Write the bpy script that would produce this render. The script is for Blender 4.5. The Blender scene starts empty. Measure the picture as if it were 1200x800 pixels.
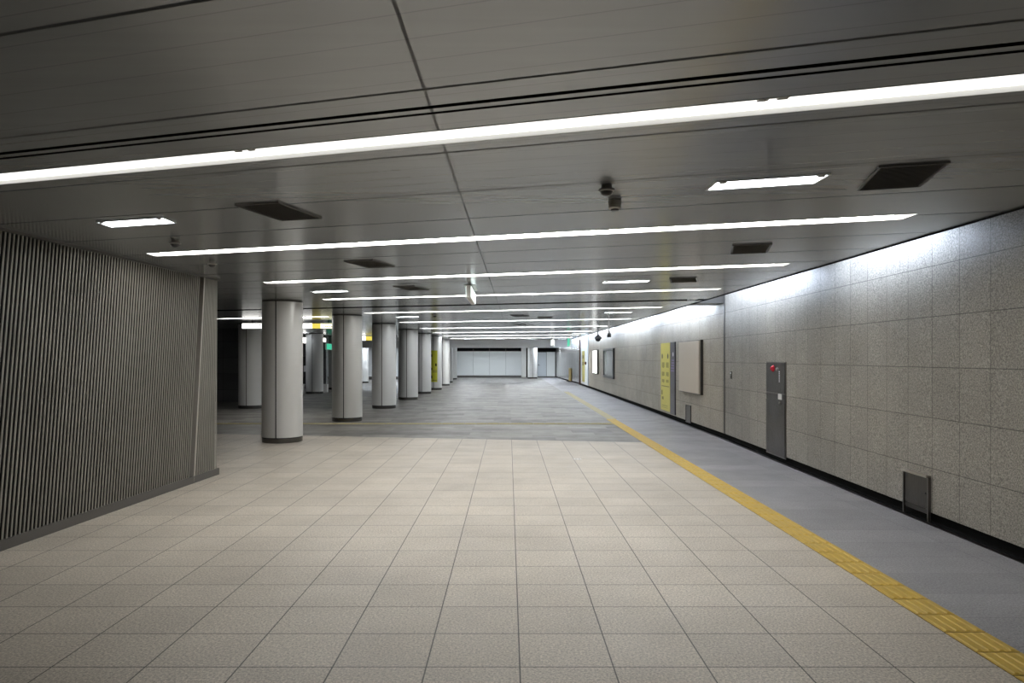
import bpy, bmesh, math, random
from mathutils import Vector
random.seed(7)
S = bpy.context.scene
COL = S.collection
CAMZ, F, CX, HY = 1.65, 800.0, 596.0, 419.0      # eye height, focal length in px, vanishing point
H = 2.766                                         # ceiling height
SK = 0.285                                        # ceiling grid runs askew to the passage
XE = 3.81                                         # ceiling edge beside the right wall
TOP = 3.2

# ------------------------------------------------------------------ helpers
class MB:
    def __init__(self): self.v, self.f, self.m = [], [], []
    def quad(self, pts, mi=0):
        n = len(self.v); self.v += [tuple(p) for p in pts]
        self.f.append(tuple(range(n, n+len(pts)))); self.m.append(mi)
    def hexa(self, b, t, mi=0):
        n = len(self.v); k = len(b); self.v += [tuple(p) for p in b] + [tuple(p) for p in t]
        self.f.append(tuple(n+i for i in reversed(range(k)))); self.m.append(mi)
        self.f.append(tuple(n+k+i for i in range(k))); self.m.append(mi)
        for i in range(k):
            j = (i+1) % k
            self.f.append((n+i, n+j, n+k+j, n+k+i)); self.m.append(mi)
    def box(self, x0, x1, y0, y1, z0, z1, mi=0):
        self.hexa([(x0,y0,z0),(x1,y0,z0),(x1,y1,z0),(x0,y1,z0)], [(x0,y0,z1),(x1,y0,z1),(x1,y1,z1),(x0,y1,z1)], mi)
    def skbox(self, u0, u1, v0, v1, z0, z1, mi=0, k=SK):
        P = lambda u, v: (u, v-k*u)
        c = [P(u0,v0), P(u1,v0), P(u1,v1), P(u0,v1)]
        self.hexa([(*p, z0) for p in c], [(*p, z1) for p in c], mi)
    def lathe(self, prof, n=32, a0=0.0, a1=2*math.pi, cx=0, cy=0, mi=0, axis='z'):
        full = abs(a1-a0-2*math.pi) < 1e-6
        st = len(self.v); m = n if full else n+1
        for r, z in prof:
            for i in range(m):
                a = a0+(a1-a0)*i/n
                self.v.append((cx+r*math.cos(a), cy+r*math.sin(a), z))
        for j in range(len(prof)-1):
            for i in range(n):
                i2 = (i+1) % m
                self.f.append((st+j*m+i, st+j*m+i2, st+(j+1)*m+i2, st+(j+1)*m+i)); self.m.append(mi)
        return self
    def tube(self, a, b, r, n=12, mi=0):
        a, b = Vector(a), Vector(b); d = (b-a).normalized()
        s = d.orthogonal().normalized(); t = d.cross(s); st = len(self.v)
        for p in (a, b):
            for i in range(n):
                g = 2*math.pi*i/n; self.v.append(tuple(p+r*(math.cos(g)*s+math.sin(g)*t)))
        for i in range(n):
            j = (i+1) % n
            self.f.append((st+i, st+j, st+n+j, st+n+i)); self.m.append(mi)
        self.f.append(tuple(st+i for i in reversed(range(n)))); self.m.append(mi)
        self.f.append(tuple(st+n+i for i in range(n))); self.m.append(mi)
    def build(self, name, mats, parent=None, smooth=False, loc=None, fix=True, bevel=0):
        me = bpy.data.meshes.new(name); me.from_pydata(self.v, [], self.f)
        if not isinstance(mats, (list, tuple)): mats = [mats]
        for m in mats: me.materials.append(m)
        for p, mi in zip(me.polygons, self.m): p.material_index = mi
        if fix:
            bm = bmesh.new(); bm.from_mesh(me); bmesh.ops.recalc_face_normals(bm, faces=bm.faces); bm.to_mesh(me); bm.free()
        if smooth:
            me.polygons.foreach_set('use_smooth', [True]*len(me.polygons))
            me.set_sharp_from_angle(angle=math.radians(40))
        o = bpy.data.objects.new(name, me); COL.objects.link(o)
        if parent: o.parent = parent
        if loc: o.location = loc
        if bevel:
            b = o.modifiers.new('bevel', 'BEVEL'); b.width = bevel; b.segments = 2; b.limit_method = 'ANGLE'
        return o

def tag(o, label, cat, group=None):
    o['label'] = label; o['category'] = cat
    if group: o['group'] = group
    return o
def empty(name, loc, label, cat, group=None, rz=0):
    o = bpy.data.objects.new(name, None); COL.objects.link(o)
    o.location = loc; o.rotation_euler.z = rz; o.empty_display_size = .1
    return tag(o, label, cat, group)
def struct(name, mb, mats, **k):
    o = mb.build(name, mats, **k); o['kind'] = 'structure'; return o
def copy_tree(o, parent=None):
    c = o.copy(); COL.objects.link(c)
    if parent: c.parent = parent
    for ch in o.children: copy_tree(ch, c)
    return c
def dup(o, loc, label, group=None):
    kids = list(o.children)
    c = o.copy(); COL.objects.link(c); c.location = loc; c['label'] = label
    if group: c['group'] = group
    for ch in kids: copy_tree(ch, c)
    return c

# ------------------------------------------------------------------ materials
def mat(name, col, rough=.5, metal=0, spec=.5):
    m = bpy.data.materials.new(name); m.use_nodes = True
    b = m.node_tree.nodes['Principled BSDF']
    b.inputs['Base Color'].default_value = (*col, 1); b.inputs['Roughness'].default_value = rough
    b.inputs['Metallic'].default_value = metal; b.inputs['Specular IOR Level'].default_value = spec
    return m
def emis(name, col, st, base=(.8,.8,.8)):
    m = mat(name, base, .4); b = m.node_tree.nodes['Principled BSDF']
    b.inputs['Emission Color'].default_value = (*col, 1); b.inputs['Emission Strength'].default_value = st
    return m
class NT:
    def __init__(self, m): self.t = m.node_tree; self.b = self.t.nodes['Principled BSDF']
    def n(self, typ, **k):
        x = self.t.nodes.new(typ)
        for a, v in k.items(): setattr(x, a, v)
        return x
    def link(self, a, b): self.t.links.new(a, b)
    def math(self, op, a, b=None, c=None):
        x = self.n('ShaderNodeMath', operation=op)
        for i, v in enumerate((a, b, c)):
            if v is None: continue
            if isinstance(v, (int, float)): x.inputs[i].default_value = v
            else: self.link(v, x.inputs[i])
        return x.outputs[0]
    def xyz(self):
        c = self.n('ShaderNodeTexCoord'); s = self.n('ShaderNodeSeparateXYZ'); self.link(c.outputs['Object'], s.inputs[0])
        self.co = c.outputs['Object']; return s.outputs
    def line(self, x, x0, w, t):
        """1 on a joint of width t at x0 + k*w"""
        f = self.math('FRACT', self.math('ADD', self.math('DIVIDE', self.math('SUBTRACT', x, x0), w), .5))
        d = self.math('MULTIPLY', self.math('ABSOLUTE', self.math('SUBTRACT', f, .5)), w)
        return self.math('LESS_THAN', d, t/2)
    def cell(self, x, x0, w): return self.math('FLOOR', self.math('DIVIDE', self.math('SUBTRACT', x, x0), w))
    def white(self, a, b):
        c = self.n('ShaderNodeCombineXYZ'); self.link(a, c.inputs[0]); self.link(b, c.inputs[1])
        w = self.n('ShaderNodeTexWhiteNoise', noise_dimensions='2D'); self.link(c.outputs[0], w.inputs[0]); return w.outputs['Value']
    def noise(self, scale, detail=2, rough=.5, vec=None):
        x = self.n('ShaderNodeTexNoise'); x.inputs['Scale'].default_value = scale; x.inputs['Detail'].default_value = detail
        x.inputs['Roughness'].default_value = rough; self.link(vec or self.co, x.inputs['Vector']); return x.outputs['Fac']
    def rng(self, v, a, b, c, d):
        x = self.n('ShaderNodeMapRange'); self.link(v, x.inputs[0])
        for i, q in enumerate((a, b, c, d)): x.inputs[i+1].default_value = q
        return x.outputs[0]
    def mix(self, fac, a, b):
        x = self.n('ShaderNodeMix', data_type='RGBA')
        if isinstance(fac, (int, float)): x.inputs[0].default_value = fac
        else: self.link(fac, x.inputs[0])
        for i, v in ((6, a), (7, b)):
            if isinstance(v, tuple): x.inputs[i].default_value = (*v, 1)
            else: self.link(v, x.inputs[i])
        return x.outputs[2]
    def scale(self, col, val):
        x = self.n('ShaderNodeVectorMath', operation='SCALE'); 
        if isinstance(col, tuple): x.inputs[0].default_value = col
        else: self.link(col, x.inputs[0])
        self.link(val, x.inputs['Scale']); return x.outputs[0]
    def bump(self, h, st, dist=.002):
        x = self.n('ShaderNodeBump'); x.inputs['Strength'].default_value = st; x.inputs['Distance'].default_value = dist
        self.link(h, x.inputs['Height']); self.link(x.outputs[0], self.b.inputs['Normal'])

def stone(name, col, jw, jh, x0, y0, axes, tone=.1, speck=.3, rough=.42, jcol=.28, jt=.006, stagger=0, spec=.5, wear=.12):
    m = mat(name, col, rough, 0, spec); t = NT(m); s = t.xyz()
    u, v = s[axes[0]], s[axes[1]]
    if stagger:
        u = t.math('ADD', u, t.math('MULTIPLY', t.math('MODULO', t.math('ADD', t.cell(v, y0, jh), 400), 2), jw*stagger))
    if name == 'beige_granite': u = t.math('MINIMUM', u, 2.5)
    ln = t.math('MAXIMUM', t.line(u, x0, jw, jt), t.line(v, y0, jh, jt))
    rnd = t.white(t.cell(u, x0, jw), t.cell(v, y0, jh))
    g = t.rng(t.noise(75, 3, .8), .38, .62, 1-speck, 1+speck)
    g2 = t.rng(t.noise(45, 3, .6), .3, .7, 1-speck*.35, 1+speck*.35)
    g3 = t.rng(t.noise(.9, 4, .6), .3, .7, 1-wear, 1+wear)
    k = t.math('MULTIPLY', t.math('MULTIPLY', g, g2), t.math('MULTIPLY', g3, t.rng(rnd, 0, 1, 1-tone, 1+tone)))
    k = t.math('MULTIPLY', k, t.math('SUBTRACT', 1, t.math('MULTIPLY', ln, 1-jcol)))
    t.link(t.scale(col, k), t.b.inputs['Base Color'])
    t.link(t.rng(t.noise(2.5, 4, .6), .3, .7, rough-.06, rough+.08), t.b.inputs['Roughness'])
    t.bump(t.math('SUBTRACT', t.math('MULTIPLY', g, .04), ln), .35, .0015)
    return m

M = {}
M['floor'] = stone('beige_granite', (.485,.437,.372), .5, .44, .06, 3.644, (0,1), .06, .36, .42, .15, .008)
M['floor_dark'] = stone('grey_granite', (.165,.157,.142), .9, .45, .06, .2, (0,1), .42, .2, .40, .75, .006, .5)
M['floor_side'] = stone('blue_grey_granite', (.285,.283,.297), 1.0, .44, 2.86, 4.34, (0,1), .10, .32, .42, .6)
M['wall_stone'] = stone('wall_granite', (.258,.24,.21), .43, .505, 6.39, .544, (1,2), .06, .5, .5, .35, .008)
M['wall_stone_far'] = stone('wall_granite_far', (.325,.295,.24), .86, .505, 14.1, .544, (1,2), .07, .42, .5, .4, .010)
M['dark_tile'] = stone('dark_wall_tile', (.13,.13,.135), .9, .6, .1, .45, (0,2), .15, .1, .4, .3, .012)

# ceiling panels: painted metal strips laid askew
m = M['ceiling'] = mat('ceiling_panel', (.365,.385,.40), .24, .5, .6); t = NT(m); s = t.xyz()
vv = t.math('ADD', s[1], t.math('MULTIPLY', s[0], SK))
ln = t.line(vv, 3.62, .88, .02)
rel = t.line(vv, .26+.0, 2.92, .02)
fine = t.line(vv, 3.70, .176, .006)
lon = t.line(t.math('SUBTRACT', s[0], t.math('MULTIPLY', s[1], .012)), -.385, 7.3, .014)
br = t.noise(1.0, 3, .6)
mp = t.n('ShaderNodeMapping'); mp.inputs['Scale'].default_value = (.35, 9, 1); mp.inputs['Rotation'].default_value = (0,0,math.atan(SK))
t.link(t.co, mp.inputs['Vector']); streak = t.noise(1.5, 3, .6, mp.outputs[0])
dk = t.math('SUBTRACT', 1, t.math('MULTIPLY', t.math('MAXIMUM', ln, t.math('MULTIPLY', lon, .8)), .72))
dk = t.math('MULTIPLY', dk, t.math('SUBTRACT', 1, t.math('MULTIPLY', fine, .2)))
dk = t.math('MULTIPLY', dk, t.rng(streak, .3, .7, .97, 1.03))
t.link(t.scale((.365,.385,.40), dk), t.b.inputs['Base Color'])
t.link(t.rng(streak, .3, .7, .19, .24), t.b.inputs['Roughness'])
mask = t.math('SUBTRACT', 1, t.math('MAXIMUM', ln, t.math('MULTIPLY', lon, .9)))
t.link(t.math('MULTIPLY', mask, .5), t.b.inputs['Metallic']); t.link(t.math('MULTIPLY', mask, .6), t.b.inputs['Specular IOR Level'])
t.bump(t.math('MULTIPLY', t.math('MAXIMUM', ln, t.math('MULTIPLY', fine, .2)), -1), .12, .0015)

M['white_metal'] = mat('white_painted_metal', (.72,.72,.70), .35)
M['column'] = mat('column_enamel', (.60,.60,.59), .28, .1)
M['seam'] = mat('black_seam', (.012,.012,.013), .6)
M['steel'] = mat('brushed_steel', (.42,.40,.37), .28, .9)
M['frame_steel'] = mat('dull_steel', (.17,.16,.15), .35, .85)
M['ring_steel'] = mat('polished_dark_steel', (.13,.125,.12), .1, .95)
M['dark_steel'] = mat('bronze_steel', (.07,.065,.06), .32, .85)
m = M['steel_door'] = mat('hairline_steel', (.085,.08,.073), .33, .85); t = NT(m); t.xyz()
mp = t.n('ShaderNodeMapping'); mp.inputs['Scale'].default_value = (200, 200, 3); t.link(t.co, mp.inputs['Vector'])
t.link(t.rng(t.noise(2, 2, .5, mp.outputs[0]), .3, .7, .26, .42), t.b.inputs['Roughness'])
m = M['rib'] = mat('ribbed_cladding', (.255,.243,.215), .45, .25)
t = NT(m); t.xyz(); t.link(t.scale((.255,.243,.215), t.rng(t.noise(1.3, 3, .6), .3, .7, .85, 1.12)), t.b.inputs['Base Color'])
M['rib_gap'] = mat('shadow_gap', (.012,.012,.012), .8, 0, .1)
M['base_dark'] = mat('dark_base', (.085,.08,.073), .45)
M['black'] = mat('black_recess', (.006,.006,.006), .9, 0, .08)
M['vent'] = mat('vent_grille', (.15,.143,.13), .5)
M['vent_frame'] = mat('vent_frame', (.13,.125,.12), .45)
M['lamp'] = emis('lamp_white', (1,.985,.95), 20)
M['lamp_dim'] = emis('lamp_white_dim', (1,.985,.95), 1.5)
M['lamp_far'] = emis('lamp_white_far', (.93,.97,1), 30)
M['lamp_end'] = emis('lamp_white_end', (.95,.98,1), 70)
M['lamp_small'] = emis('lamp_small_white', (.90,.95,1), 14)
M['lamp_cool'] = emis('lamp_cool', (.86,.93,1), 75)
M['cove'] = emis('cove_tube', (.70,.81,1), 23)
M['yellow'] = mat('tactile_yellow', (.56,.36,.035), .5)
M['yellow_worn'] = mat('tactile_worn', (.42,.37,.20), .5)
m = M['yellow']; t = NT(m); t.xyz(); t.link(t.mix(t.rng(t.noise(5, 5, .7), .35, .75, 0, .55), (.60,.40,.05), (.36,.25,.055)), t.b.inputs['Base Color'])
M['yellow_joint'] = mat('tactile_joint', (.10,.07,.02), .7)
M['sign_yellow'] = emis('sign_yellow', (.85,.78,.16), .05, (.50,.44,.075))
M['sign_green_yellow'] = mat('column_sign_yellow', (.47,.47,.02), .45)
M['sign_dark'] = mat('sign_dark', (.035,.03,.045), .3)
M['ink'] = mat('dark_ink', (.05,.045,.02), .5)
M['ink_soft'] = mat('olive_ink', (.20,.175,.03), .5)
M['ink_white'] = mat('white_ink', (.75,.75,.8), .5)
M['violet'] = mat('violet_ink', (.25,.2,.36), .5)
M['lit_white'] = emis('lit_sign_white', (1,.98,.93), 3.5)
M['lit_yellow'] = emis('lit_sign_yellow', (.95,.78,.12), .9, (.6,.5,.1))
M['lit_cream'] = emis('lit_sign_cream', (1,.95,.6), 2.0)
M['lit_green'] = emis('lit_sign_green', (.05,.6,.35), .9, (.05,.4,.25))
M['lit_poster'] = emis('lit_poster', (1,.99,.95), 2.6)
M['beige_board'] = mat('beige_board', (.52,.455,.37), .5)
M['glass_board'] = mat('grey_board', (.25,.26,.25), .15)
M['red'] = mat('red_lens', (.5,.012,.03), .25)
M['brown'] = mat('brown_post', (.06,.028,.014), .5)
M['back_white'] = mat('shutter_white', (.76,.79,.79), .45)
M['door_blue'] = mat('door_blue_grey', (.55,.60,.64), .4)
M['bulkhead'] = mat('bulkhead_paint', (.78,.78,.78), .45)
M['detector'] = mat('detector_grey', (.30,.29,.27), .4)
M['camera_black'] = mat('camera_black', (.03,.03,.032), .35)
m = M['silver'] = mat('silver_panel', (.52,.51,.50), .25, .6); t = NT(m); s = t.xyz()
l = t.line(s[1], 43.4, 1.45, .10); t.link(t.scale((.52,.51,.50), t.math('SUBTRACT', 1, t.math('MULTIPLY', l, .65))), t.b.inputs['Base Color'])
M['cove_paint'] = mat('cove_paint', (.7,.7,.7), .6)

# ------------------------------------------------------------------ geometry helpers of this place
XL = lambda d: -4.34+.0595*(d-5.8)               # left wall plane
XR = lambda d: 4.17+.0263*(d-4.5) if d < 14.0 else 4.42
P = lambda u, v, z: (u, v-SK*u, z)

# ------------------------------------------------------------------ floor
fb = MB()
B = lambda x: 13.75-.165*x                        # boundary between beige and grey paving
XM = 2.86
fb.quad([(-14,-3,0),(2.615,-3,0),(2.615,B(2.615),0),(-14,B(-14),0)], 0)
fb.quad([(-14,B(-14),0),(2.615,B(2.615),0),(2.615,57.5,0),(-14,57.5,0)], 1)
fb.quad([(2.615,-3,0),(4.7,-3,0),(4.7,57.5,0),(2.615,57.5,0)], 2)
fb2 = MB(); 
fl = struct('floor', fb, [M['floor'], M['floor_dark'], M['floor_side']], fix=False)

# ------------------------------------------------------------------ ceiling with real troughs
bars = []                                         # v0, u_left, u_right
for v, a, b in ((3.36,-4.0,3.72),(6.30,-3.88,3.17),(9.13,-3.63,3.33),(12.07,-3.55,3.43),
                (16.05,-3.61,3.39),(20.6,-3.44,3.62),(25.1,-3.4,3.62),(29.6,-3.4,3.62),(34.1,-3.4,3.62),(38.6,-3.4,3.62)):
    bars.append((v, a, b))
BW = .105
slots = [(2.925,2.962),(3.005,3.032),(14.03,14.36)]
side_bars = [(17.2,-8.4,-4.9),(28.0,-12.5,-8.9)]
holes = [(v-BW, v+BW, a, b) for v, a, b in bars+side_bars] + [(a, b, -14, XE) for a, b in slots]
edges = sorted({-4.0, 47.5} | {h[0] for h in holes} | {h[1] for h in holes})
cb = MB()
for v0, v1 in zip(edges, edges[1:]):
    hs = sorted((h[2], h[3]) for h in holes if h[0] <= v0+1e-6 and h[1] >= v1-1e-6)
    u = -14
    for a, b in hs + [(XE, XE)]:
        if a > u+1e-6: cb.quad([P(u,v1,H), P(a,v1,H), P(a,v0,H), P(u,v0,H)])
        u = max(u, b)
for a, b in slots:
    cb.quad([P(-14,a,H), P(XE,a,H), P(XE,a,H+.16), P(-14,a,H+.16)], 1)
    cb.quad([P(-14,b,H+.16), P(XE,b,H+.16), P(XE,b,H), P(-14,b,H)], 1)
    cb.quad([P(-14,a,H+.16), P(XE,a,H+.16), P(XE,b,H+.16), P(-14,b,H+.16)], 1)
struct('ceiling', cb, [M['ceiling'], M['black']], fix=False)
ub = MB(); ub.box(-14.2, 5.0, -4.5, 44, TOP, TOP+.1)
struct('ceiling_slab', ub, M['cove_paint'])
tb = MB(); tb.box(XE-.012, XE+.004, -3.5, 42.5, H-.012, H+.035); struct('trim_1', tb, M['black'])
# cove back board
cv = MB(); cv.box(3.50, 3.54, -3.5, 42.5, H+.005, TOP); struct('trim_2', cv, M['cove_paint'])
for i, (d0, d1) in enumerate(((6.0,6.7),(8.8,9.9),(13.98,14.62),(19.6,20.3),(27.6,28.4),(36.6,37.4))):
    c = MB(); 
    c.box(3.56, XE-.02, d0, d1, H+.004, TOP-.002); c.box(XE-.02, XR(d0)-.004, d0, d1, 2.93 if i != 2 else H, TOP-.002)
    struct('trim_%d' % (3+i), c, M['base_dark'])

# ------------------------------------------------------------------ right wall
w = MB()
a, b = (XR(-3), -3), (XR(13.95), 13.95)
w.hexa([(a[0],a[1],.1),(a[0]+.3,a[1],.1),(b[0]+.3,b[1],.1),(b[0],b[1],.1)], [(a[0],a[1],TOP-.002),(a[0]+.3,a[1],TOP-.002),(b[0]+.3,b[1],TOP-.002),(b[0],b[1],TOP-.002)])
struct('wall_right', w, M['wall_stone'])
w = MB(); w.box(4.42, 4.72, 13.97, 38, .1, TOP-.002); struct('wall_right_far', w, M['wall_stone_far'])
w = MB(); w.box(4.40, 4.72, 38.0, 42.5, .1, TOP-.002); struct('wall_right_end', w, M['back_white'])
w = MB(); w.hexa([(4.44,42.5,.08),(4.72,42.5,.08),(4.72,57.2,.08),(3.95,57.2,.08)],[(4.44,42.5,2.498),(4.72,42.5,2.498),(4.72,57.2,2.498),(3.95,57.2,2.498)]); struct('wall_right_silver', w, M['silver'])
# recessed black base and the thin metal line of the gutter
w = MB()
w.hexa([(XR(-3)+.05,-3,0),(XR(-3)+.2,-3,0),(XR(13.95)+.2,13.95,0),(XR(13.95)+.05,13.95,0)], [(XR(-3)+.05,-3,.1),(XR(-3)+.2,-3,.1),(XR(13.95)+.2,13.95,.1),(XR(13.95)+.05,13.95,.1)])
w.box(4.47, 4.6, 13.95, 42.5, 0, .1); w.hexa([(4.46,42.5,0),(4.72,42.5,0),(4.72,57.2,0),(3.97,57.2,0)],[(4.46,42.5,.08),(4.72,42.5,.08),(4.72,57.2,.08),(3.97,57.2,.08)])
struct('baseboard_right', w, M['black'])
w = MB()
for dx, t_, mi in ((-.075,.055,0),(-.02,.10,1)):
    w.hexa([(XR(-3)+dx,-3,.0005),(XR(-3)+dx+t_,-3,.0005),(XR(13.95)+dx+t_,13.95,.0005),(XR(13.95)+dx,13.95,.0005)], [(XR(-3)+dx,-3,.003),(XR(-3)+dx+t_,-3,.003),(XR(13.95)+dx+t_,13.95,.003),(XR(13.95)+dx,13.95,.003)], mi)
    w.box(4.42+dx, 4.42+dx+t_, 13.96, 42.4, .0005, .003, mi)
struct('trim_gutter', w, [M['dark_steel'], M['black']])
# control joint and shutter guide where the two wall lengths meet
w = MB(); w.box(4.405, 4.43, 13.94, 14.0, .1, TOP-.01); struct('trim_9', w, M['base_dark'])
w = MB(); w.box(4.385, 4.419, 37.7, 38.2, .1, TOP-.01); struct('trim_10', w, M['door_blue'])
w = MB(); w.box(4.31, 4.42, 41.6, 41.85, 0, H-.002); struct('trim_11', w, M['brown'])

# ------------------------------------------------------------------ left ribbed wall
lw = MB()
lean = lambda d: .28
def lx(d, off, z): return (XL(d)+off, d, z)
D_END = 9.66
def prism(pts_b, pts_t, mi): lw.hexa(pts_b, pts_t, mi)
# body
lw.hexa([(XL(-1)-.4,-1,0),(XL(-1)-.055,-1,0),(XL(D_END)-.055,D_END,0),(XL(D_END)-.4,D_END,0)], [(XL(-1)-.4,-1,H-.001),(XL(-1)-.055,-1,H-.001),(XL(D_END)-.055,D_END,H-.001),(XL(D_END)-.4,D_END,H-.001)], 1)
zb, zt = .09, H-.012
d = -.65; pitch = .048
while d < 9.19:
    l = lean(d); wt = .0235; wb = .0235
    db = d-l
    lw.hexa([lx(db,-.005,zb), lx(db+wb*.12,0,zb), lx(db+wb*.88,0,zb), lx(db+wb,-.005,zb)],
            [lx(d,-.005,zt), lx(d+wt*.12,0,zt), lx(d+wt*.88,0,zt), lx(d+wt,-.005,zt)], 0)
    d += pitch
l = lean(9.25)
lw.hexa([lx(9.25-l,-.056,.02), lx(9.25-l,.012,.02), lx(9.25-l+.022,.012,.02), lx(9.25-l+.022,-.056,.02)],
        [lx(9.25,-.056,zt), lx(9.25,.012,zt), lx(9.25+.022,.012,zt), lx(9.25+.022,-.056,zt)], 2)
d0 = 9.31
while d0 < D_END-.01:                             # vertical fins on the end piece, the first ones widening to the foot
    db = (9.31-l) + (d0-9.31)*(D_END-9.31+l)/(D_END-9.31)
    lw.hexa([lx(db,-.012,zb), lx(db+.004,-.006,zb), lx(db+.026,-.006,zb), lx(db+.030,-.012,zb)],
            [lx(d0,-.012,zt), lx(d0+.003,-.006,zt), lx(d0+.016,-.006,zt), lx(d0+.019,-.012,zt)], 0)
    d0 += .029
M['rib_trim'] = mat('rib_trim', (.42,.40,.36), .35, .3)
struct('wall_left', lw, [M['rib'], M['rib_gap'], M['rib_trim']])
w = MB(); w.hexa([lx(-1,-.02,0), lx(-1,.012,0), lx(D_END+.01,.012,0), lx(D_END+.01,-.02,0)], [lx(-1,-.02,.09), lx(-1,.012,.09), lx(D_END+.01,.012,.09), lx(D_END+.01,-.02,.09)])
struct('baseboard_left', w, M['base_dark'])
w = MB(); w.hexa([lx(-1,-.02,H-.03), lx(-1,.012,H-.03), lx(D_END+.03,.012,H-.03), lx(D_END+.03,-.02,H-.03)], [lx(-1,-.02,H-.001), lx(-1,.012,H-.001), lx(D_END+.03,.012,H-.001), lx(D_END+.03,-.02,H-.001)])
struct('trim_12', w, M['base_dark'])
w = MB(); w.box(-14, XL(D_END)-.4, 9.36, 9.62, 0, H-.002); struct('wall_left_return', w, M['dark_tile'])
w = MB(); w.box(-14.2, -14, 9.3, 57.4, 0, TOP); struct('wall_left_outer', w, M['dark_tile'])
w = MB(); w.box(-14, -9.35, 25.6, 26.2, 0, H-.002); struct('wall_left_tiled', w, M['dark_tile'])
w = MB(); w.box(-14, -9.9, 37.0, 37.4, 0, H-.002); struct('wall_left_dark', w, M['dark_tile'])
w = MB(); w.box(-14.2, 5.0, -4.2, -4.0, 0, TOP); struct('wall_rear', w, M['dark_tile'])

# ------------------------------------------------------------------ far end: bulkhead, low ceiling, end wall
w = MB(); w.box(-3.75, 4.40, 42.5, 42.8, 2.27, TOP); w.box(-3.75, 4.40, 42.47, 42.5, 2.27, 2.30, 0); struct('wall_bulkhead', w, M['bulkhead'])
w = MB(); w.box(-14, 4.72, 42.8, 57.6, 2.5, 2.6); struct('ceiling_low', w, M['bulkhead'])
w = MB(); w.box(-14, -3.75, 42.5, 42.8, 2.27, TOP); struct('wall_bulkhead_left', w, M['bulkhead'])
w = MB(); w.box(-14, 4.9, 57.2, 57.5, 0, 2.498); struct('wall_back', w, M['black'])
w = MB(); w.box(-14, -4.6, 52.0, 52.3, .22, 2.498); w.box(-14,-4.6,51.9,52.3,0,.22,1); struct('wall_back_left', w, [M['back_white'], M['base_dark']])
sh = empty('roller_shutter', (-1.6,57.15,0), 'wide white panelled screen closing the far end of the passage, under a black gap', 'screen')
for i in range(4):
    x0 = -4.32+i*1.365; c = MB(); c.box(x0+1.6, x0+1.353+1.6, -.08, 0, .17, 2.16); c.build('panel', M['back_white'], sh, bevel=.006)
c = MB(); c.box(-2.74, 2.75, -.1, .0, 0, .165); c.build('base_rail', M['base_dark'], sh)
c = MB(); c.box(-2.74, 2.75, -.085, .0, 2.165, 2.2); c.build('head_rail', M['steel'], sh)
for i in range(5):
    c = MB(); c.box(-2.74+i*1.36, -2.70+i*1.36, -.06, 0, 2.2, 2.49); c.build('bracket', M['base_dark'], sh)
dr = empty('door_1', (3.1,57.15,0), 'blue-grey steel door at the far end, right of the round column, with a dark handle', 'door'); 
c = MB(); c.box(-.68, .05, -.07, 0, .1, 2.1); c.build('leaf', M['door_blue'], dr, bevel=.006)
c = MB(); c.box(.08, .78, -.09, 0, .1, 2.12); c.build('side_panel', M['back_white'], dr, bevel=.006)
c = MB(); c.box(-.74, .84, -.05, 0, 0, .1); c.box(-.74,-.69,-.08,0,.1,2.16); c.box(.8,.84,-.08,0,.1,2.16); c.box(-.74,.84,-.08,0,2.12,2.16); c.build('frame', M['base_dark'], dr)
c = MB(); c.box(-.62, -.58, -.12, -.07, .98, 1.12); c.tube((-.6,-.11,1.02), (-.48,-.11,1.02), .012); c.build('handle', M['camera_black'], dr)

# ------------------------------------------------------------------ round columns
def column(x, y, h, label, name='round_column', r=.388):
    e = empty(name, (x, y, 0), label, 'column', 'white round columns')
    for a0 in (-90, 90):
        g = 1.6
        c = MB().lathe([(r-.02,.105),(r,.105),(r,h-.03),(r-.02,h-.03)], 40, math.radians(a0+g), math.radians(a0+180-g)); c.build('shell', M['column'], e, smooth=True)
    c = MB().lathe([(r-.03,.02),(r-.012,.03),(r-.012,h-.002)], 40); c.build('core', M['seam'], e, smooth=True)
    c = MB().lathe([(r-.006,.0),(r-.002,.003),(r-.002,.088),(r-.02,.092)], 48); c.build('base_ring', M['ring_steel'], e, smooth=True)
    c = MB().lathe([(r-.011,h-.022),(r-.004,h-.022),(r-.004,h-.008),(r-.011,h-.008)], 40); c.build('shadow_ring', M['base_dark'], e, smooth=True)  # dark ring painted in for the thin shadow where column meets ceiling
    return e
row = [(331,13.5),(406.8,17.9),(450,22.4),(478.3,27.0),(495.4,31.4),(509,35.2),(519.4,40.6)]
names = ['nearest and tallest white round column, its top just under the third long light bar',
 'second white round column of the near row, counting from the camera', 'third white round column of the near row, counting from the camera',
 'fourth white round column of the near row, counting from the camera', 'fifth white round column of the near row, just before the one with a yellow sign',
 'sixth white round column of the near row, carrying the yellow sign', 'seventh white round column of the near row, bluish, just before the bulkhead']
col0 = None; cpos = []
for (px, D), lb in zip(row, names):
    x = (px-CX)/F*D; cpos.append((x, D))
    if col0 is None: col0 = column(x, D, H, lb)
    else: dup(col0, (x, D, 0), lb)
low = None
for px, D, lb in ((523.9,45.2,'slim-looking pale round column under the low far ceiling, nearest of the two at left'),
                  (529.6,52.0,'farthest pale round column at left, beside the white screen at the end'),
                  (624,54.3,'white round column standing in front of the far end wall, left of the blue-grey door')):
    x = (px-CX)/F*D
    if low is None: low = column(x, D, 2.5, lb)
    else: dup(low, (x, D, 0), lb)
for px, D, lb in ((294,22.4,'white round column in the dark left hall, under the lit hanging sign, beside the dark tiled wall'),
                  (368.7,31.4,'shaded round column in the left hall, seen between the first and second columns'),
                  (394.0,35.6,'dark round column in the left hall, mostly hidden behind the second near column'),):
    dup(col0, ((px-CX)/F*D, D, 0), lb)
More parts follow.
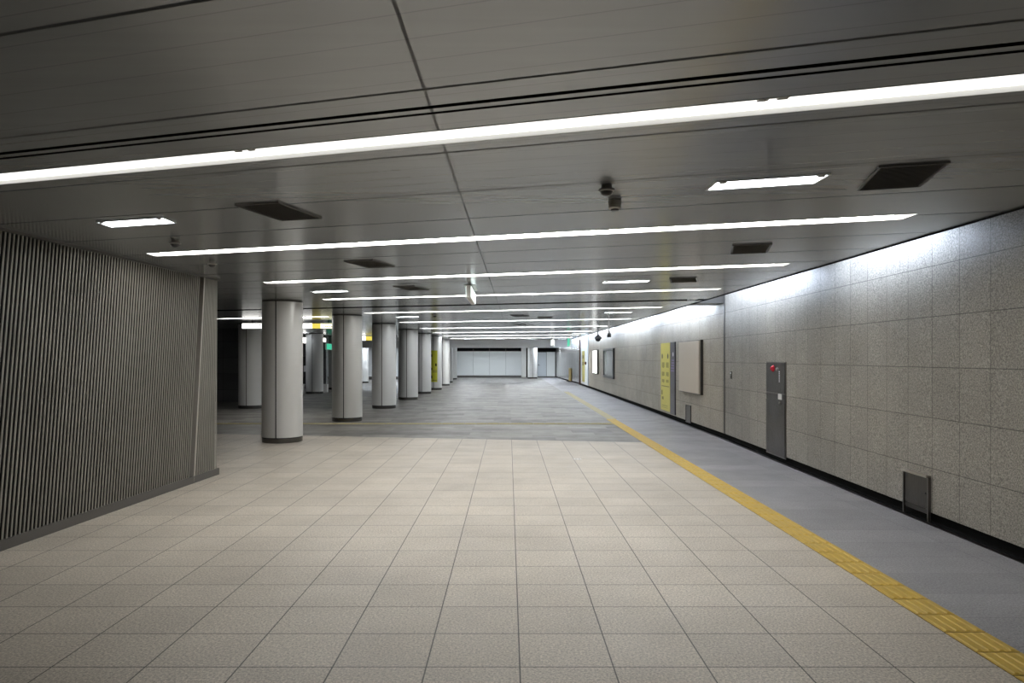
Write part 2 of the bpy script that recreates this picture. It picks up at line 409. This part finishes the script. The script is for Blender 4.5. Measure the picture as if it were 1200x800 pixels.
dup(low, ((425-CX)/F*44.7, 44.7, 0), 'bluish bright round column far back in the left hall, right of the second near column')
pl = empty('square_pilaster', (1.25,56.2,0), 'white square pier beside the far round column, at the right end of the white screen', 'pier')
c = MB(); c.box(-.2,.2,-.2,.2,.1,2.498); c.build('shaft', M['column'], pl, bevel=.02)
c = MB(); c.box(-.195,.195,-.195,.195,0,.1); c.build('base_ring', M['steel'], pl)

# ------------------------------------------------------------------ long light bars
def light_bar(v, a, b, label, lampmat, cat='ceiling light'):
    uc = (a+b)/2; org = P(uc, v, H)
    e = empty('light_bar', org, label, cat, 'long light bars across the ceiling')
    def sk(mb, u0, u1, v0, v1, z0, z1): mb.skbox(u0-uc, u1-uc, v0, v1, z0, z1)
    c = MB(); sk(c, a, b, -BW, BW, .085, .095); sk(c, a, b, -BW, -BW+.004, -.002, .085); sk(c, a, b, BW-.004, BW, -.002, .085)
    sk(c, a, a+.006, -BW+.004, BW-.004, -.002, .085); sk(c, b-.006, b, -BW+.004, BW-.004, -.002, .085)
    c.build('housing', M['white_metal'], e)
    n = 3; L = (b-a)/n
    for i in range(n):
        u0, u1 = a+i*L+(.10 if i == 0 else .006), a+(i+1)*L-(.10 if i == n-1 else .006)
        c = MB(); sk(c, u0, u1, -.088, .088, .018, .05); c.build('lamp', lampmat, e)
        if i < n-1:
            j = u1+.006
            c = MB(); sk(c, j-.06, j-.018, -.098, -.062, .002, .0175); sk(c, j+.018, j+.06, -.098, -.062, .002, .0175); sk(c, j-.018, j+.018, -.098, -.085, .002, .0175); c.build('lampholder', M['detector'], e)
    return e
bl = ['nearest long light bar, crossing the whole picture above the foreground', 'second long light bar from the camera, right of its left end the ribbed wall begins',
 'third long light bar from the camera, its left end above the nearest column', 'fourth long light bar from the camera, the last before the dark ceiling slot',
 'fifth long light bar, the first beyond the dark ceiling slot', 'sixth long light bar from the camera, beyond the dark ceiling slot', 'seventh long light bar from the camera, above the far columns',
 'eighth long light bar from the camera, above the far columns', 'ninth long light bar from the camera, last but one before the bulkhead', 'tenth and farthest long light bar, nearest the white bulkhead']
for i, ((v, a, b), lb) in enumerate(zip(bars, bl)): light_bar(v, a, b, lb, M['lamp_dim'] if i == 0 else M['lamp'] if i < 5 else M['lamp_far'] if i < 9 else M['lamp_end'])
light_bar(*side_bars[0], 'light bar in the dark left hall, just in front of the lit hanging sign', M['lamp'])
light_bar(*side_bars[1], 'light bar deep in the left hall, behind the lit hanging sign', M['lamp_small'])

# short ceiling lamps
def short_lamp(x, y, label, z=H, first=[None], w=.62, mt='lamp_small'):
    if first[0] is None:
        e = empty('short_ceiling_lamp', (x,y,z), label, 'ceiling light', 'short square-ended ceiling lamps')
        c = MB()
        for q in ((-w/2-.012,-w/2,-.112,.112),(w/2,w/2+.012,-.112,.112),(-w/2,w/2,-.112,-.1),(-w/2,w/2,.1,.112)):
            c.skbox(q[0],q[1],q[2],q[3],-.009,-.0005)
        c.build('frame', M['white_metal'], e)
        c = MB(); c.skbox(-w/2,w/2,-.1,.1,-.005,-.0005); c.build('diffuser', M[mt], e)
        for s in (-1,1):
            c = MB(); c.skbox(s*(w/2-.035)-.02,s*(w/2-.035)+.02,-.1,-.075,-.014,-.005); c.build('clip', M['detector'], e)
        first[0] = e; return e
    return dup(first[0], (x,y,z), label)
short_lamp(1.63,4.33,'short bright ceiling lamp left of the large near vent at right')
short_lamp(-3.06,5.61,'short bright ceiling lamp above the ribbed wall')
short_lamp(1.71,9.97,'short ceiling lamp at right between the third and fourth long light bars')
short_lamp(-3.0,11.45,'short ceiling lamp at left between the third and fourth long light bars')
short_lamp(-2.76,18.6,'short ceiling lamp between the third and fourth near columns')
short_lamp(2.7,16.8,'short ceiling lamp above the two hanging cameras')
short_lamp(3.2,31.0,'short far ceiling lamp beside the right wall near the green hanging sign')
for q, lb in ((-2.4,'leftmost'),(-.5,'second from left'),(1.4,'third from left'),(3.2,'rightmost')):
    short_lamp(q,40.6,'short far ceiling lamp close in front of the white bulkhead, %s of four' % lb)

# lamps under the low far ceiling
for i,(x,y) in enumerate(((-2.6,47),(1.0,47),(2.6,50.5),(-2.9,53.8),(-.3,53.8),(3.2,53.8),(-7.5,46),(-8.5,49.5),(-8.6,43.6))):
    e = empty('far_ceiling_lamp', (x,y,2.5), 'cool ceiling lamp tucked behind the far bulkhead', 'ceiling light', 'lamps under the low far ceiling')
    c = MB(); c.box(-1.0,1.0,-.12,.12,-.03,-.001); c.build('housing', M['white_metal'], e)
    c = MB(); c.box(-.97,.97,-.09,.09,-.036,-.03); c.build('lamp', M['lamp_cool'], e)
# cove tubes hidden on the ceiling edge
for i,(d0,d1) in enumerate(((6.75,8.75),(10.0,13.85),(14.75,19.3),(20.6,27.3),(28.7,36.4),(37.45,42.3))):
    e = empty('cove_lamp', (3.66,(d0+d1)/2,H+.10), 'bluish strip lamp hidden in the slot above the right wall', 'cove light', 'cove lamps above the right wall')
    h = (d1-d0)/2
    c = MB(); c.box(-.095,-.07,-h+.03,h-.03,-.06,.315); c.build('diffuser', M['cove'], e)
    c = MB(); c.box(-.115,-.095,-h+.02,h-.02,-.09,.325); c.box(-.095,-.03,-h+.02,h-.02,-.095,-.065); c.build('housing', M['white_metal'], e)

# ------------------------------------------------------------------ ceiling vents
vent0 = None
for x, y, lb in ((2.41,4.2,'large dark ceiling vent nearest the camera at right'),(-1.74,5.2,'dark ceiling vent nearest the camera at left'),
                 (2.47,6.98,'second dark ceiling vent at right, below the end of the second light bar'),(-1.64,8.08,'second dark ceiling vent at left, between the second and third light bars'),
                 (2.5,9.75,'third dark ceiling vent at right, beside a short lamp'),(-1.55,10.9,'third dark ceiling vent at left, between the third and fourth light bars'),
                 (.30,18.07,'dark ceiling vent in the middle, beyond the dark ceiling slot'),(.36,22.9,'farthest dark ceiling vent in the middle of the passage')):
    if vent0: dup(vent0, (x,y,H), lb); continue
    e = vent0 = empty('ceiling_vent', (x,y,H), lb, 'vent', 'dark ceiling vents'); e.rotation_euler.z = -math.radians(15.9)
    c = MB(); a, b = .185, .29
    c.box(-a,a,-b,-b+.012,-.012,-.0005); c.box(-a,a,b-.012,b,-.012,-.0005); c.box(-a,-a+.012,-b+.012,b-.012,-.012,-.0005); c.box(a-.012,a,-b+.012,b-.012,-.012,-.0005)
    c.build('frame', M['vent_frame'], e)
    c = MB(); c.box(-a+.022,a-.022,-b+.022,b-.022,-.004,-.0005)
    for i in range(20):
        yy = -b+.04+i*.0265
        c.hexa([(-a+.022,yy,-.010),(a-.022,yy,-.010),(a-.022,yy+.004,-.010),(-a+.022,yy+.004,-.010)],[(-a+.022,yy+.008,-.004),(a-.022,yy+.008,-.004),(a-.022,yy+.012,-.004),(-a+.022,yy+.012,-.004)])
    c.build('grille', M['vent'], e)
e = empty('access_hatch', (1.0,18.9,H), 'small brownish square hatch in the ceiling of the far passage', 'hatch')
c = MB(); c.box(-.17,.17,-.3,.3,-.008,-.0005); c.build('door', M['brown'], e); c = MB(); c.box(-.2,.2,-.33,-.3,-.011,-.0005); c.box(-.2,.2,.3,.33,-.011,-.0005); c.box(-.2,-.17,-.3,.3,-.011,-.0005); c.box(.17,.2,-.3,.3,-.011,-.0005); c.build('frame', M['vent_frame'], e)

# ------------------------------------------------------------------ detectors
def detector(x, y, lb, kind):
    e = empty('smoke_detector' if kind else 'heat_detector', (x,y,H), lb, 'detector', 'round ceiling detectors')
    if kind:
        c = MB().lathe([(0,-.0005),(.042,-.0005),(.046,-.004),(.046,-.03),(.044,-.034)], 32); c.build('base', M['detector'], e, smooth=True)
        c = MB().lathe([(.044,-.034),(.045,-.052),(.036,-.062),(.03,-.063)], 32); c.build('body', M['steel'], e, smooth=True)
        c = MB().lathe([(.03,-.063),(.028,-.072),(.0,-.074)], 32); c.build('sensor', M['camera_black'], e, smooth=True)
    else:
        c = MB().lathe([(0,-.0005),(.034,-.0005),(.036,-.022),(.052,-.026),(.052,-.036),(.04,-.042)], 32); c.build('base', M['detector'], e, smooth=True)
        c = MB().lathe([(.04,-.042),(.035,-.058),(.022,-.068),(0,-.07)], 32); c.build('sensor', M['camera_black'], e, smooth=True)
    return e
detector(.635,4.42,'flanged dark round detector on the ceiling, upper one of the close pair at centre', 0)
detector(.755,4.85,'rounded grey detector on the ceiling, lower one of the close pair at centre', 1)
detector(-3.16,6.47,'small dark detector on the ceiling just above the left end of the second light bar', 0)
detector(-3.43,7.9,'small dark detector on the ceiling near the top end of the ribbed wall', 0)
detector(-1.9,17.6,'small dark detector on the ceiling in front of the fifth and sixth columns', 0)

# ------------------------------------------------------------------ tactile paving
def tactile(name, x0, x1, y0, y1, n, mt, lb, along='y'):
    c = MB(); L = (y1-y0)/n
    c.box(x0, x1, y0, y1, .0006, .003, 1) if along == 'y' else c.box(y0, y1, x0, x1, .0006, .003, 1)
    for i in range(n):
        a, b = y0+i*L+.006, y0+(i+1)*L-.006
        def bx(p, q, r, s, z0, z1):
            if along == 'y': c.box(p,q,r,s,z0,z1,0)
            else: c.box(r,s,p,q,z0,z1,0)
        bx(x0, x1, a, b, .003, .006)
        for k in range(4):
            m_ = x0+(x1-x0)*(k+.5)/4
            if along == 'y':
                c.hexa([(m_-.016,a+.008,.006),(m_+.016,a+.008,.006),(m_+.016,b-.008,.006),(m_-.016,b-.008,.006)],[(m_-.009,a+.014,.011),(m_+.009,a+.014,.011),(m_+.009,b-.014,.011),(m_-.009,b-.014,.011)])
            else:
                c.hexa([(a+.008,m_-.016,.006),(b-.008,m_-.016,.006),(b-.008,m_+.016,.006),(a+.008,m_+.016,.006)],[(a+.014,m_-.009,.011),(b-.014,m_-.009,.011),(b-.014,m_+.009,.011),(a+.014,m_+.009,.011)])
    return tag(c.build(name, [mt, M['yellow_joint']]), lb, 'tactile paving')
tactile('tactile_paving', 2.615, 2.862, 1.583, 18.323, 60, M['yellow'], 'long yellow ridged guide strip running along the right side of the floor')
tactile('tactile_paving', 2.655, 2.90, 18.33, 33.12, 53, M['yellow_worn'], 'paler worn far stretch of the guide strip, beyond the crossing strip')
tactile('tactile_paving', 16.9, 17.2, -10.5, 2.61, 46, M['yellow_worn'], 'thin yellow guide strip crossing the grey floor past the columns', 'x')
e = empty('floor_marker', (1.12,11.1,.0), 'small pale square plate set in the beige floor', 'floor plate')
c = MB(); c.box(-.06,.06,-.06,.06,.0006,.004); c.build('plate', M['white_metal'], e, bevel=.001)
for q in (-.025,.03):
    c = MB(); c.lathe([(0,.0055),(.016,.0055),(.016,.004)], 16, cx=q); c.build('screw', M['dark_steel'], e)

# ------------------------------------------------------------------ fittings on the right wall (local x runs away from the viewer along the wall, local y out of the wall)
def on_wall(name, d, lb, cat, x=None):
    e = empty(name, ((x if x is not None else XR(d)), d, 0), lb, cat)
    e.rotation_euler.z = math.radians(90)-(math.atan(.0263) if d < 14 else 0)
    return e                                      # local +x = +Y world, local +y = -X world (out of the wall)
def wb(e, name, x0, x1, y0, y1, z0, z1, mt, bevel=0, lab=None):
    c = MB(); c.box(x0,x1,y0,y1,z0,z1); o = c.build(name, mt, e, bevel=bevel)
    if lab: o['label'] = lab
    return o
# fire hydrant cabinet
dn = lambda px: 4.0516/((px-CX)/F-.0263)
d0, d1 = dn(921.5), dn(898.5); cm = (d0+d1)/2; hw = (d1-d0)/2
e = on_wall('hydrant_cabinet', cm, 'tall dark steel cabinet set in the right wall with a red lamp at its top', 'cabinet')
wb(e,'frame',-hw,hw,.001,.008,.06,1.585,M['frame_steel'])
dd = wb(e,'upper_panel',-hw+.02,hw-.02,.008,.016,1.085,1.57,M['steel_door'],.002)
d2 = wb(e,'door',-hw+.02,hw-.02,.008,.016,.08,1.065,M['steel_door'],.002)
wb(e,'divider',-hw+.015,hw-.015,.008,.02,1.068,1.082,M['frame_steel'])
c = MB(); c.lathe([(0,.052),(.022,.047),(.038,.03),(.042,.014),(.055,.012),(.055,0)], 24)
o = c.build('alarm_lamp', M['red'], dd, smooth=True); o.rotation_euler.x = -math.pi/2; o.location = (.08,.016,1.475); o['label'] = 'round red alarm lamp'
c = MB(); c.lathe([(0,.03),(.02,.03),(.024,0)], 16); o = c.build('call_button', M['detector'], dd, smooth=True); o.rotation_euler.x = -math.pi/2; o.location = (-.12,.016,1.465)
c = MB()
for i in range(7): c.box(-.20,-.165,.0165,.0175,1.26+i*.026,1.278+i*.026)
c.build('lettering', M['ink_white'], dd)
wb(d2,'latch_plate',-.30,-.16,.0165,.03,.985,1.075,M['white_metal'],.004)
c = MB(); c.lathe([(0,.02),(.018,.02),(.02,0)], 16); o = c.build('lock', M['steel'], d2, smooth=True); o.rotation_euler.x = -math.pi/2; o.location = (-.23,.0165,.93)
c = MB(); c.tube((.405,.014,.96),(.405,.014,1.03),.012); c.build('hinge', M['steel'], d2)
# low service panel
d0, d1 = dn(1091), dn(1061); cm = (d0+d1)/2; hw = (d1-d0)/2
e = on_wall('service_panel', cm, 'low steel service hatch at the foot of the right wall nearest the camera', 'hatch')
wb(e,'frame',-hw,-hw+.016,.001,.03,.004,.46,M['frame_steel'])
wb(e,'frame',hw-.016,hw,.001,.03,.004,.46,M['frame_steel'])
wb(e,'hood',-hw,hw,.001,.05,.445,.47,M['steel'],.003)
dd = wb(e,'door',-hw+.018,hw-.018,.002,.018,.13,.435,M['steel_door'],.002)
wb(e,'sill',-hw+.017,hw-.017,.001,.016,.075,.12,M['dark_steel'])
c = MB(); c.lathe([(0,.01),(.01,.01),(.012,0)], 12); o = c.build('lock', M['camera_black'], dd, smooth=True); o.rotation_euler.x = -math.pi/2; o.location = (-hw+.06,.018,.28)
wb(dd,'nameplate',hw-.07,hw-.03,.018,.02,.40,.42,M['camera_black'])
# switch plate
e = on_wall('wall_switch', dn(857), 'tiny dark switch plate on the right wall beside the wall joint', 'switch')
wb(e,'plate',-.05,.05,.001,.012,1.23,1.38,M['dark_steel'],.003); wb(e,'button',-.02,.02,.012,.02,1.25,1.29,M['camera_black']); wb(e,'indicator',-.02,.02,.012,.016,1.33,1.36,M['ink_white'])
df = lambda px: 4.42*F/(px-CX)
# yellow guide sign and dark panel
d0, d1 = df(786.3), df(775.6)
e = on_wall('guide_sign', (d0+d1)/2, 'tall yellow guide sign fixed on the far right wall', 'sign', 4.42); hw = (d1-d0)/2
bd = wb(e,'board',-hw,hw,.001,.03,.17,2.06,M['sign_yellow'],.003)
c = MB()
for sx in (-.32,.36): c.lathe([(0,.0),(.075,.0)], 20, cx=sx, cy=0)
o = c.build('pictogram', M['ink'], bd); 
for v in o.data.vertices: v.co = (v.co.x, .0312, 1.69+v.co.y)
c = MB(); r2 = random.Random(3)
for (z, h) in ((1.36,.16),(1.12,.13),(.94,.10)):
    for s in (-1,1):
        for k in range(4):
            c.box(s*.25-.15+k*.08, s*.25-.15+k*.08+.055, .0302,.0312, z+r2.uniform(0,.03), z+h)
c.build('lettering', M['ink_soft'], bd)
for q in ((-.45,.45,.84,.865),(.33,.47,.60,.73),(.2,.4,.47,.55),(-.3,.4,.30,.315),(-.3,.42,.25,.26)):
    c = MB(); c.box(q[0],q[1],.0302,.0312,q[2],q[3]); c.build('printed_line', M['ink_soft'], bd)
d0, d1 = df(792), df(786.5)
e = on_wall('dark_sign', (d0+d1)/2, 'narrow black panel with small white marks, right beside the yellow guide sign', 'sign', 4.42); hw = (d1-d0)/2
bd = wb(e,'board',-hw,hw,.001,.03,.13,2.07,M['sign_dark'],.003)
c = MB(); c.lathe([(0,0),(.06,0)], 20); o = c.build('pictogram', M['ink_white'], bd)
for v in o.data.vertices: v.co = (v.co.x-.08, .0312, 1.74+v.co.y)
c = MB()
for k in range(5): c.box(-.2,.18-.03*k,.0302,.0312,1.28+k*.07,1.32+k*.07)
c.build('lettering', M['violet'], bd)
# beige board
d0, d1 = 15.5, 17.35
e = on_wall('blank_board', (d0+d1)/2, 'large blank beige board on the right wall, near the wall joint', 'board', 4.42); hw = (d1-d0)/2
wb(e,'panel',-hw+.03,hw-.03,.04,.10,.82,2.04,M['beige_board'],.004); wb(e,'frame',-hw,hw,.001,.06,.80,2.06,M['dark_steel'])
# low vent
e = on_wall('wall_vent', 16.75, 'small dark vent low on the right wall under the blank beige board', 'vent', 4.42)
c = MB()
for i in range(12): c.box(-.2,.2,.006,.016,.10+i*.03,.115+i*.03)
c.build('grille', M['vent_frame'], e); wb(e,'backing',-.21,.21,.001,.005,.08,.47,M['vent'])
c = MB(); c.box(-.23,-.21,.001,.02,.06,.49); c.box(.21,.23,.001,.02,.06,.49); c.box(-.21,.21,.001,.02,.06,.08); c.box(-.21,.21,.001,.02,.47,.49); c.build('frame', M['dark_steel'], e)
# framed notice case
d0, d1 = 28.4, 31.4
e = on_wall('notice_case', (d0+d1)/2, 'wide dark-framed grey notice case on the far right wall', 'notice case', 4.42); hw = (d1-d0)/2
wb(e,'panel',-hw+.1,hw-.1,.02,.05,.86,1.97,M['glass_board'])
c = MB(); c.box(-hw,-hw+.12,.001,.08,.76,2.05); c.box(hw-.12,hw,.001,.08,.76,2.05); c.box(-hw+.12,hw-.12,.001,.08,.76,.86); c.box(-hw+.12,hw-.12,.001,.08,1.97,2.05); c.build('frame', M['camera_black'], e)
# lit poster
e = on_wall('lit_poster', 34.3, 'glowing white poster panel on the far right wall, beyond the notice case', 'lightbox', 4.42)
wb(e,'case',-.82,.82,-.006,.09,.84,2.04,M['dark_steel']); wb(e,'face',-.78,.78,.09,.1,.88,2.0,M['lit_poster'])
# far yellow sign beside brown post
e = on_wall('guide_sign', 40.0, 'narrow far yellow sign beside the brown post on the right wall', 'sign', 4.40)
bd = wb(e,'board',-.5,.6,.001,.03,.25,2.05,M['sign_yellow'],.003)
c = MB(); c.box(-.3,.4,.0302,.0312,1.6,1.8); c.box(-.3,.4,.0302,.0312,1.2,1.4); c.build('lettering', M['ink_soft'], bd)
e = on_wall('call_box', 38.8, 'tiny dark box on the pale far right wall beside the far yellow sign', 'box', 4.40)
wb(e,'case',-.12,.12,-.006,.06,1.25,1.42,M['camera_black'],.004); wb(e,'button',-.04,.04,.06,.075,1.3,1.36,M['red'])
# yellow notice low on the silver wall
e = on_wall('notice_board', 48.4, 'small mustard-yellow notice standing against the silver far wall', 'sign', 4.287); e.location.y = 47.1; e.rotation_euler.z = math.radians(90)+math.atan(.0333)
wb(e,'board',-.55,.55,.03,.07,.05,.92,mat('mustard', (.33,.22,.03), .5),.004); wb(e,'foot',-.5,-.42,.01,.25,0.0005,.05,M['camera_black']); wb(e,'foot',.42,.5,.01,.25,0.0005,.05,M['camera_black'])

# ------------------------------------------------------------------ hanging things
e = empty('security_camera', (3.25,24.8,H), 'black dome camera hanging from a rod beside the right wall, left one of the pair', 'camera')
c = MB(); c.tube((0,0,.004),(0,0,-.30),.022,12); c.lathe([(0,-.001),(.06,-.001),(.06,-.02),(.022,-.03)],20); c.build('rod', M['camera_black'], e, smooth=True)
c = MB(); c.lathe([(.03,-.28),(.06,-.31),(.13,-.37),(.135,-.42),(.10,-.45)],24); c.build('housing', M['camera_black'], e, smooth=True)
c = MB(); c.lathe([(.10,-.45),(.085,-.49),(.05,-.52),(0,-.53)],24); c.build('dome', mat('smoked_dome',(.02,.02,.025),.08), e, smooth=True)
e = empty('security_camera', (2.53,17.2,H), 'slim black camera hanging from a long rod, right one of the pair', 'camera')
c = MB(); c.tube((0,0,.004),(0,0,-.46),.014,12); c.lathe([(0,-.001),(.04,-.001),(.04,-.02),(.014,-.03)],20); c.build('rod', M['detector'], e, smooth=True)
c = MB(); c.lathe([(.014,-.44),(.03,-.46),(.03,-.50)],16); c.build('bracket', M['detector'], e, smooth=True)
c = MB(); c.box(-.045,.045,-.09,.09,-.60,-.50); c.tube((0,-.09,-.55),(0,-.115,-.55),.03); c.build('housing', M['camera_black'], e, bevel=.008)
# exit sign seen along its length
def hanging_sign(x, y, length, z0, z1, lb, face, name='exit_sign', cat='sign'):
    e = empty(name, (x,y,H), lb, cat)
    c = MB(); c.box(-.035,.035,-length/2,length/2,z0-H,z1-H); c.build('case', M['white_metal'], e, bevel=.004)
    for s in (-1,1):
        c = MB(); c.box(min(s*.035,s*.041),max(s*.035,s*.041),-length/2+.02,length/2-.02,z0-H+.015,z1-H-.015); c.build('face', face, e)
    c = MB(); 
    for yy in (-length*.3,length*.3): c.tube((0,yy,z1-H-.005),(0,yy,-.004),.012)
    c.box(-.09,.09,-length*.35,length*.35,-.006,-.0005); c.build('mount', M['detector'], e)
    return e
hanging_sign(-.60,10.9,1.35,2.55,2.735,'white hanging sign seen edge-on at centre, just before the fourth light bar',emis('sign_face_pale',(.85,1,.95),2.2))
hanging_sign(1.93,30,1.3,2.17,2.45,'pale hanging sign seen edge-on in front of the far bulkhead',emis('sign_face_white',(.95,1,1),.8))
hanging_sign(2.72,30.6,1.2,2.16,2.52,'green hanging exit sign seen edge-on near the right wall',M['lit_green'])
hanging_sign(-9.0,33,1.0,2.40,2.62,'lit white edge-on sign deep in the left hall, right of the shaded column',M['lit_white'])
hanging_sign(-9.05,34.3,1.0,2.05,2.36,'green edge-on exit sign deep in the left hall under the small white sign',M['lit_green'])
hanging_sign(-9.55,31.8,1.0,2.32,2.60,'lit white edge-on sign deep in the left hall, just right of the nearest column',M['lit_white'])
# big lit direction signs in the left hall
def direction_sign(x0, x1, y, z0, z1, parts, lb):
    e = empty('direction_sign', ((x0+x1)/2,y,H), lb, 'sign'); xm = (x0+x1)/2
    c = MB(); c.box(x0-xm,x1-xm,-.06,.06,z0-H,z1-H); cs = c.build('case', M['camera_black'], e)
    for a, b, mt, nm in parts:
        c = MB(); c.box(x0-xm+a*(x1-x0)+.005,x0-xm+b*(x1-x0)-.005,-.068,-.06,z0-H+.012,z1-H-.012); c.build(nm, mt, e)
    for s in (-.4,.4):
        c = MB(); c.tube((s*(x1-x0),0,z1-H),(s*(x1-x0),0,-.001),.02); c.build('hanger', M['camera_black'], e)
    return e
e = direction_sign(-7.98,-5.12,20.5,2.515,2.685,((0,.735,M['lit_white'],'white_face'),(.735,.82,M['lit_yellow'],'yellow_face'),(.82,1,M['lit_cream'],'cream_face')),'large lit white and yellow direction sign hanging in the left hall behind the nearest column')
c = MB(); z = -.165
x = -1.43+.18*2.86+.03                            # arrow
c.box(x-.012,x+.012,-.071,-.0685,z-.05,z+.02); c.hexa([(x-.09,-.071,z+.0),(x,-.071,z+.055),(x+.06,-.071,z+.03)],[(x-.09,-.0685,z+.0),(x,-.0685,z+.055),(x+.06,-.0685,z+.03)])
c.build('arrow', M['black'], e)
c = MB()
for k in range(7): c.box(.98+k*.055,1.02+k*.055,-.071,-.0685,-.125,-.105)
for k in range(5): c.box(1.05+k*.06,1.09+k*.06,-.071,-.0685,-.20,-.17)
c.build('lettering', M['ink_soft'], e)
direction_sign(-7.5,-5.7,34,2.50,2.73,((0,.22,M['lit_white'],'white_face'),(.22,.4,M['lit_yellow'],'yellow_face'),(.4,1,M['lit_white'],'white_face')),'farther lit direction sign between the second and third near columns')

# yellow sign wrapped on the sixth column
x, D = cpos[5]; a = math.atan2(-D, -x)            # towards the viewer
e = empty('column_sign', (x,D,0), 'olive-yellow sign sheet with dark symbols wrapped on the sixth column', 'sign')
A0, A1 = a-math.radians(27), a+math.radians(23)
c = MB().lathe([(.389,.41),(.394,.41),(.394,2.02),(.389,2.02)], 14, A0, A1); c.build('sheet', M['sign_green_yellow'], e, smooth=True)
c = MB()
for f, z0, z1 in ((.12,1.70,1.82),(.12,1.02,1.14),(.12,.60,.74),(.78,1.22,1.36)):
    c.lathe([(.3955,z0),(.3955,z1)], 4, A0+(A1-A0)*(f-.1), A0+(A1-A0)*(f+.1))
c.build('symbol', M['black'], e)
c = MB()
for z0, z1 in ((.98,1.02),(.90,.94),(.48,.52)): c.lathe([(.3955,z0),(.3955,z1)], 6, A0+(A1-A0)*.25, A0+(A1-A0)*.95)
c.build('lettering', M['ink_soft'], e)

# bits in the left hall
e = empty('storage_box', (-9.55,31.0,0), 'white box on the floor of the left hall, just right of the nearest column', 'box')
c = MB(); c.box(-.24,.24,-.2,.2,0,.40); c.build('body', M['white_metal'], e, bevel=.02); c = MB(); c.box(-.25,.25,-.21,.21,.40,.45); c.build('lid', M['white_metal'], e, bevel=.01)
e = empty('poster_stand', (-10.3,34.2,0), 'black poster stand with white patches deep in the left hall', 'sign')
c = MB(); c.box(-.5,.5,-.04,.04,.1,1.7); c.build('board', M['camera_black'], e, bevel=.01); c = MB(); c.box(.05,.3,-.05,-.041,.95,1.25); c.box(-.2,.0,-.05,-.041,1.25,1.35); c.build('print', M['ink_white'], e); c = MB(); c.box(-.5,-.4,-.25,.25,0,.1); c.box(.4,.5,-.25,.25,0,.1); c.build('foot', M['camera_black'], e)
e = empty('storage_box', (-8.75,32.6,0), 'small white box on the floor beside the shaded column of the left hall', 'box')
c = MB(); c.box(-.12,.12,-.12,.12,0,.36); c.build('body', M['white_metal'], e, bevel=.01); c = MB(); c.box(-.125,.125,-.125,.125,.36,.39); c.build('lid', M['white_metal'], e)

# ------------------------------------------------------------------ world, camera, view
wd = bpy.data.worlds.new('world'); S.world = wd; wd.use_nodes = True
wd.node_tree.nodes['Background'].inputs[0].default_value = (0,0,0,1)
cam = bpy.data.cameras.new('camera'); co = bpy.data.objects.new('camera', cam); COL.objects.link(co)
co.location = (0,0,CAMZ); co.rotation_euler = (math.pi/2,0,0)
cam.sensor_width = 36; cam.sensor_fit = 'HORIZONTAL'; cam.lens = F*36/1200
cam.shift_x = (600-CX)/1200; cam.shift_y = (HY-400)/1200
cam.clip_start = .05; cam.clip_end = 200
S.camera = co
vs = S.view_settings; vs.view_transform = 'Standard'; vs.look = 'None'; vs.gamma = 1; vs.use_curve_mapping = False
vs.exposure = 0
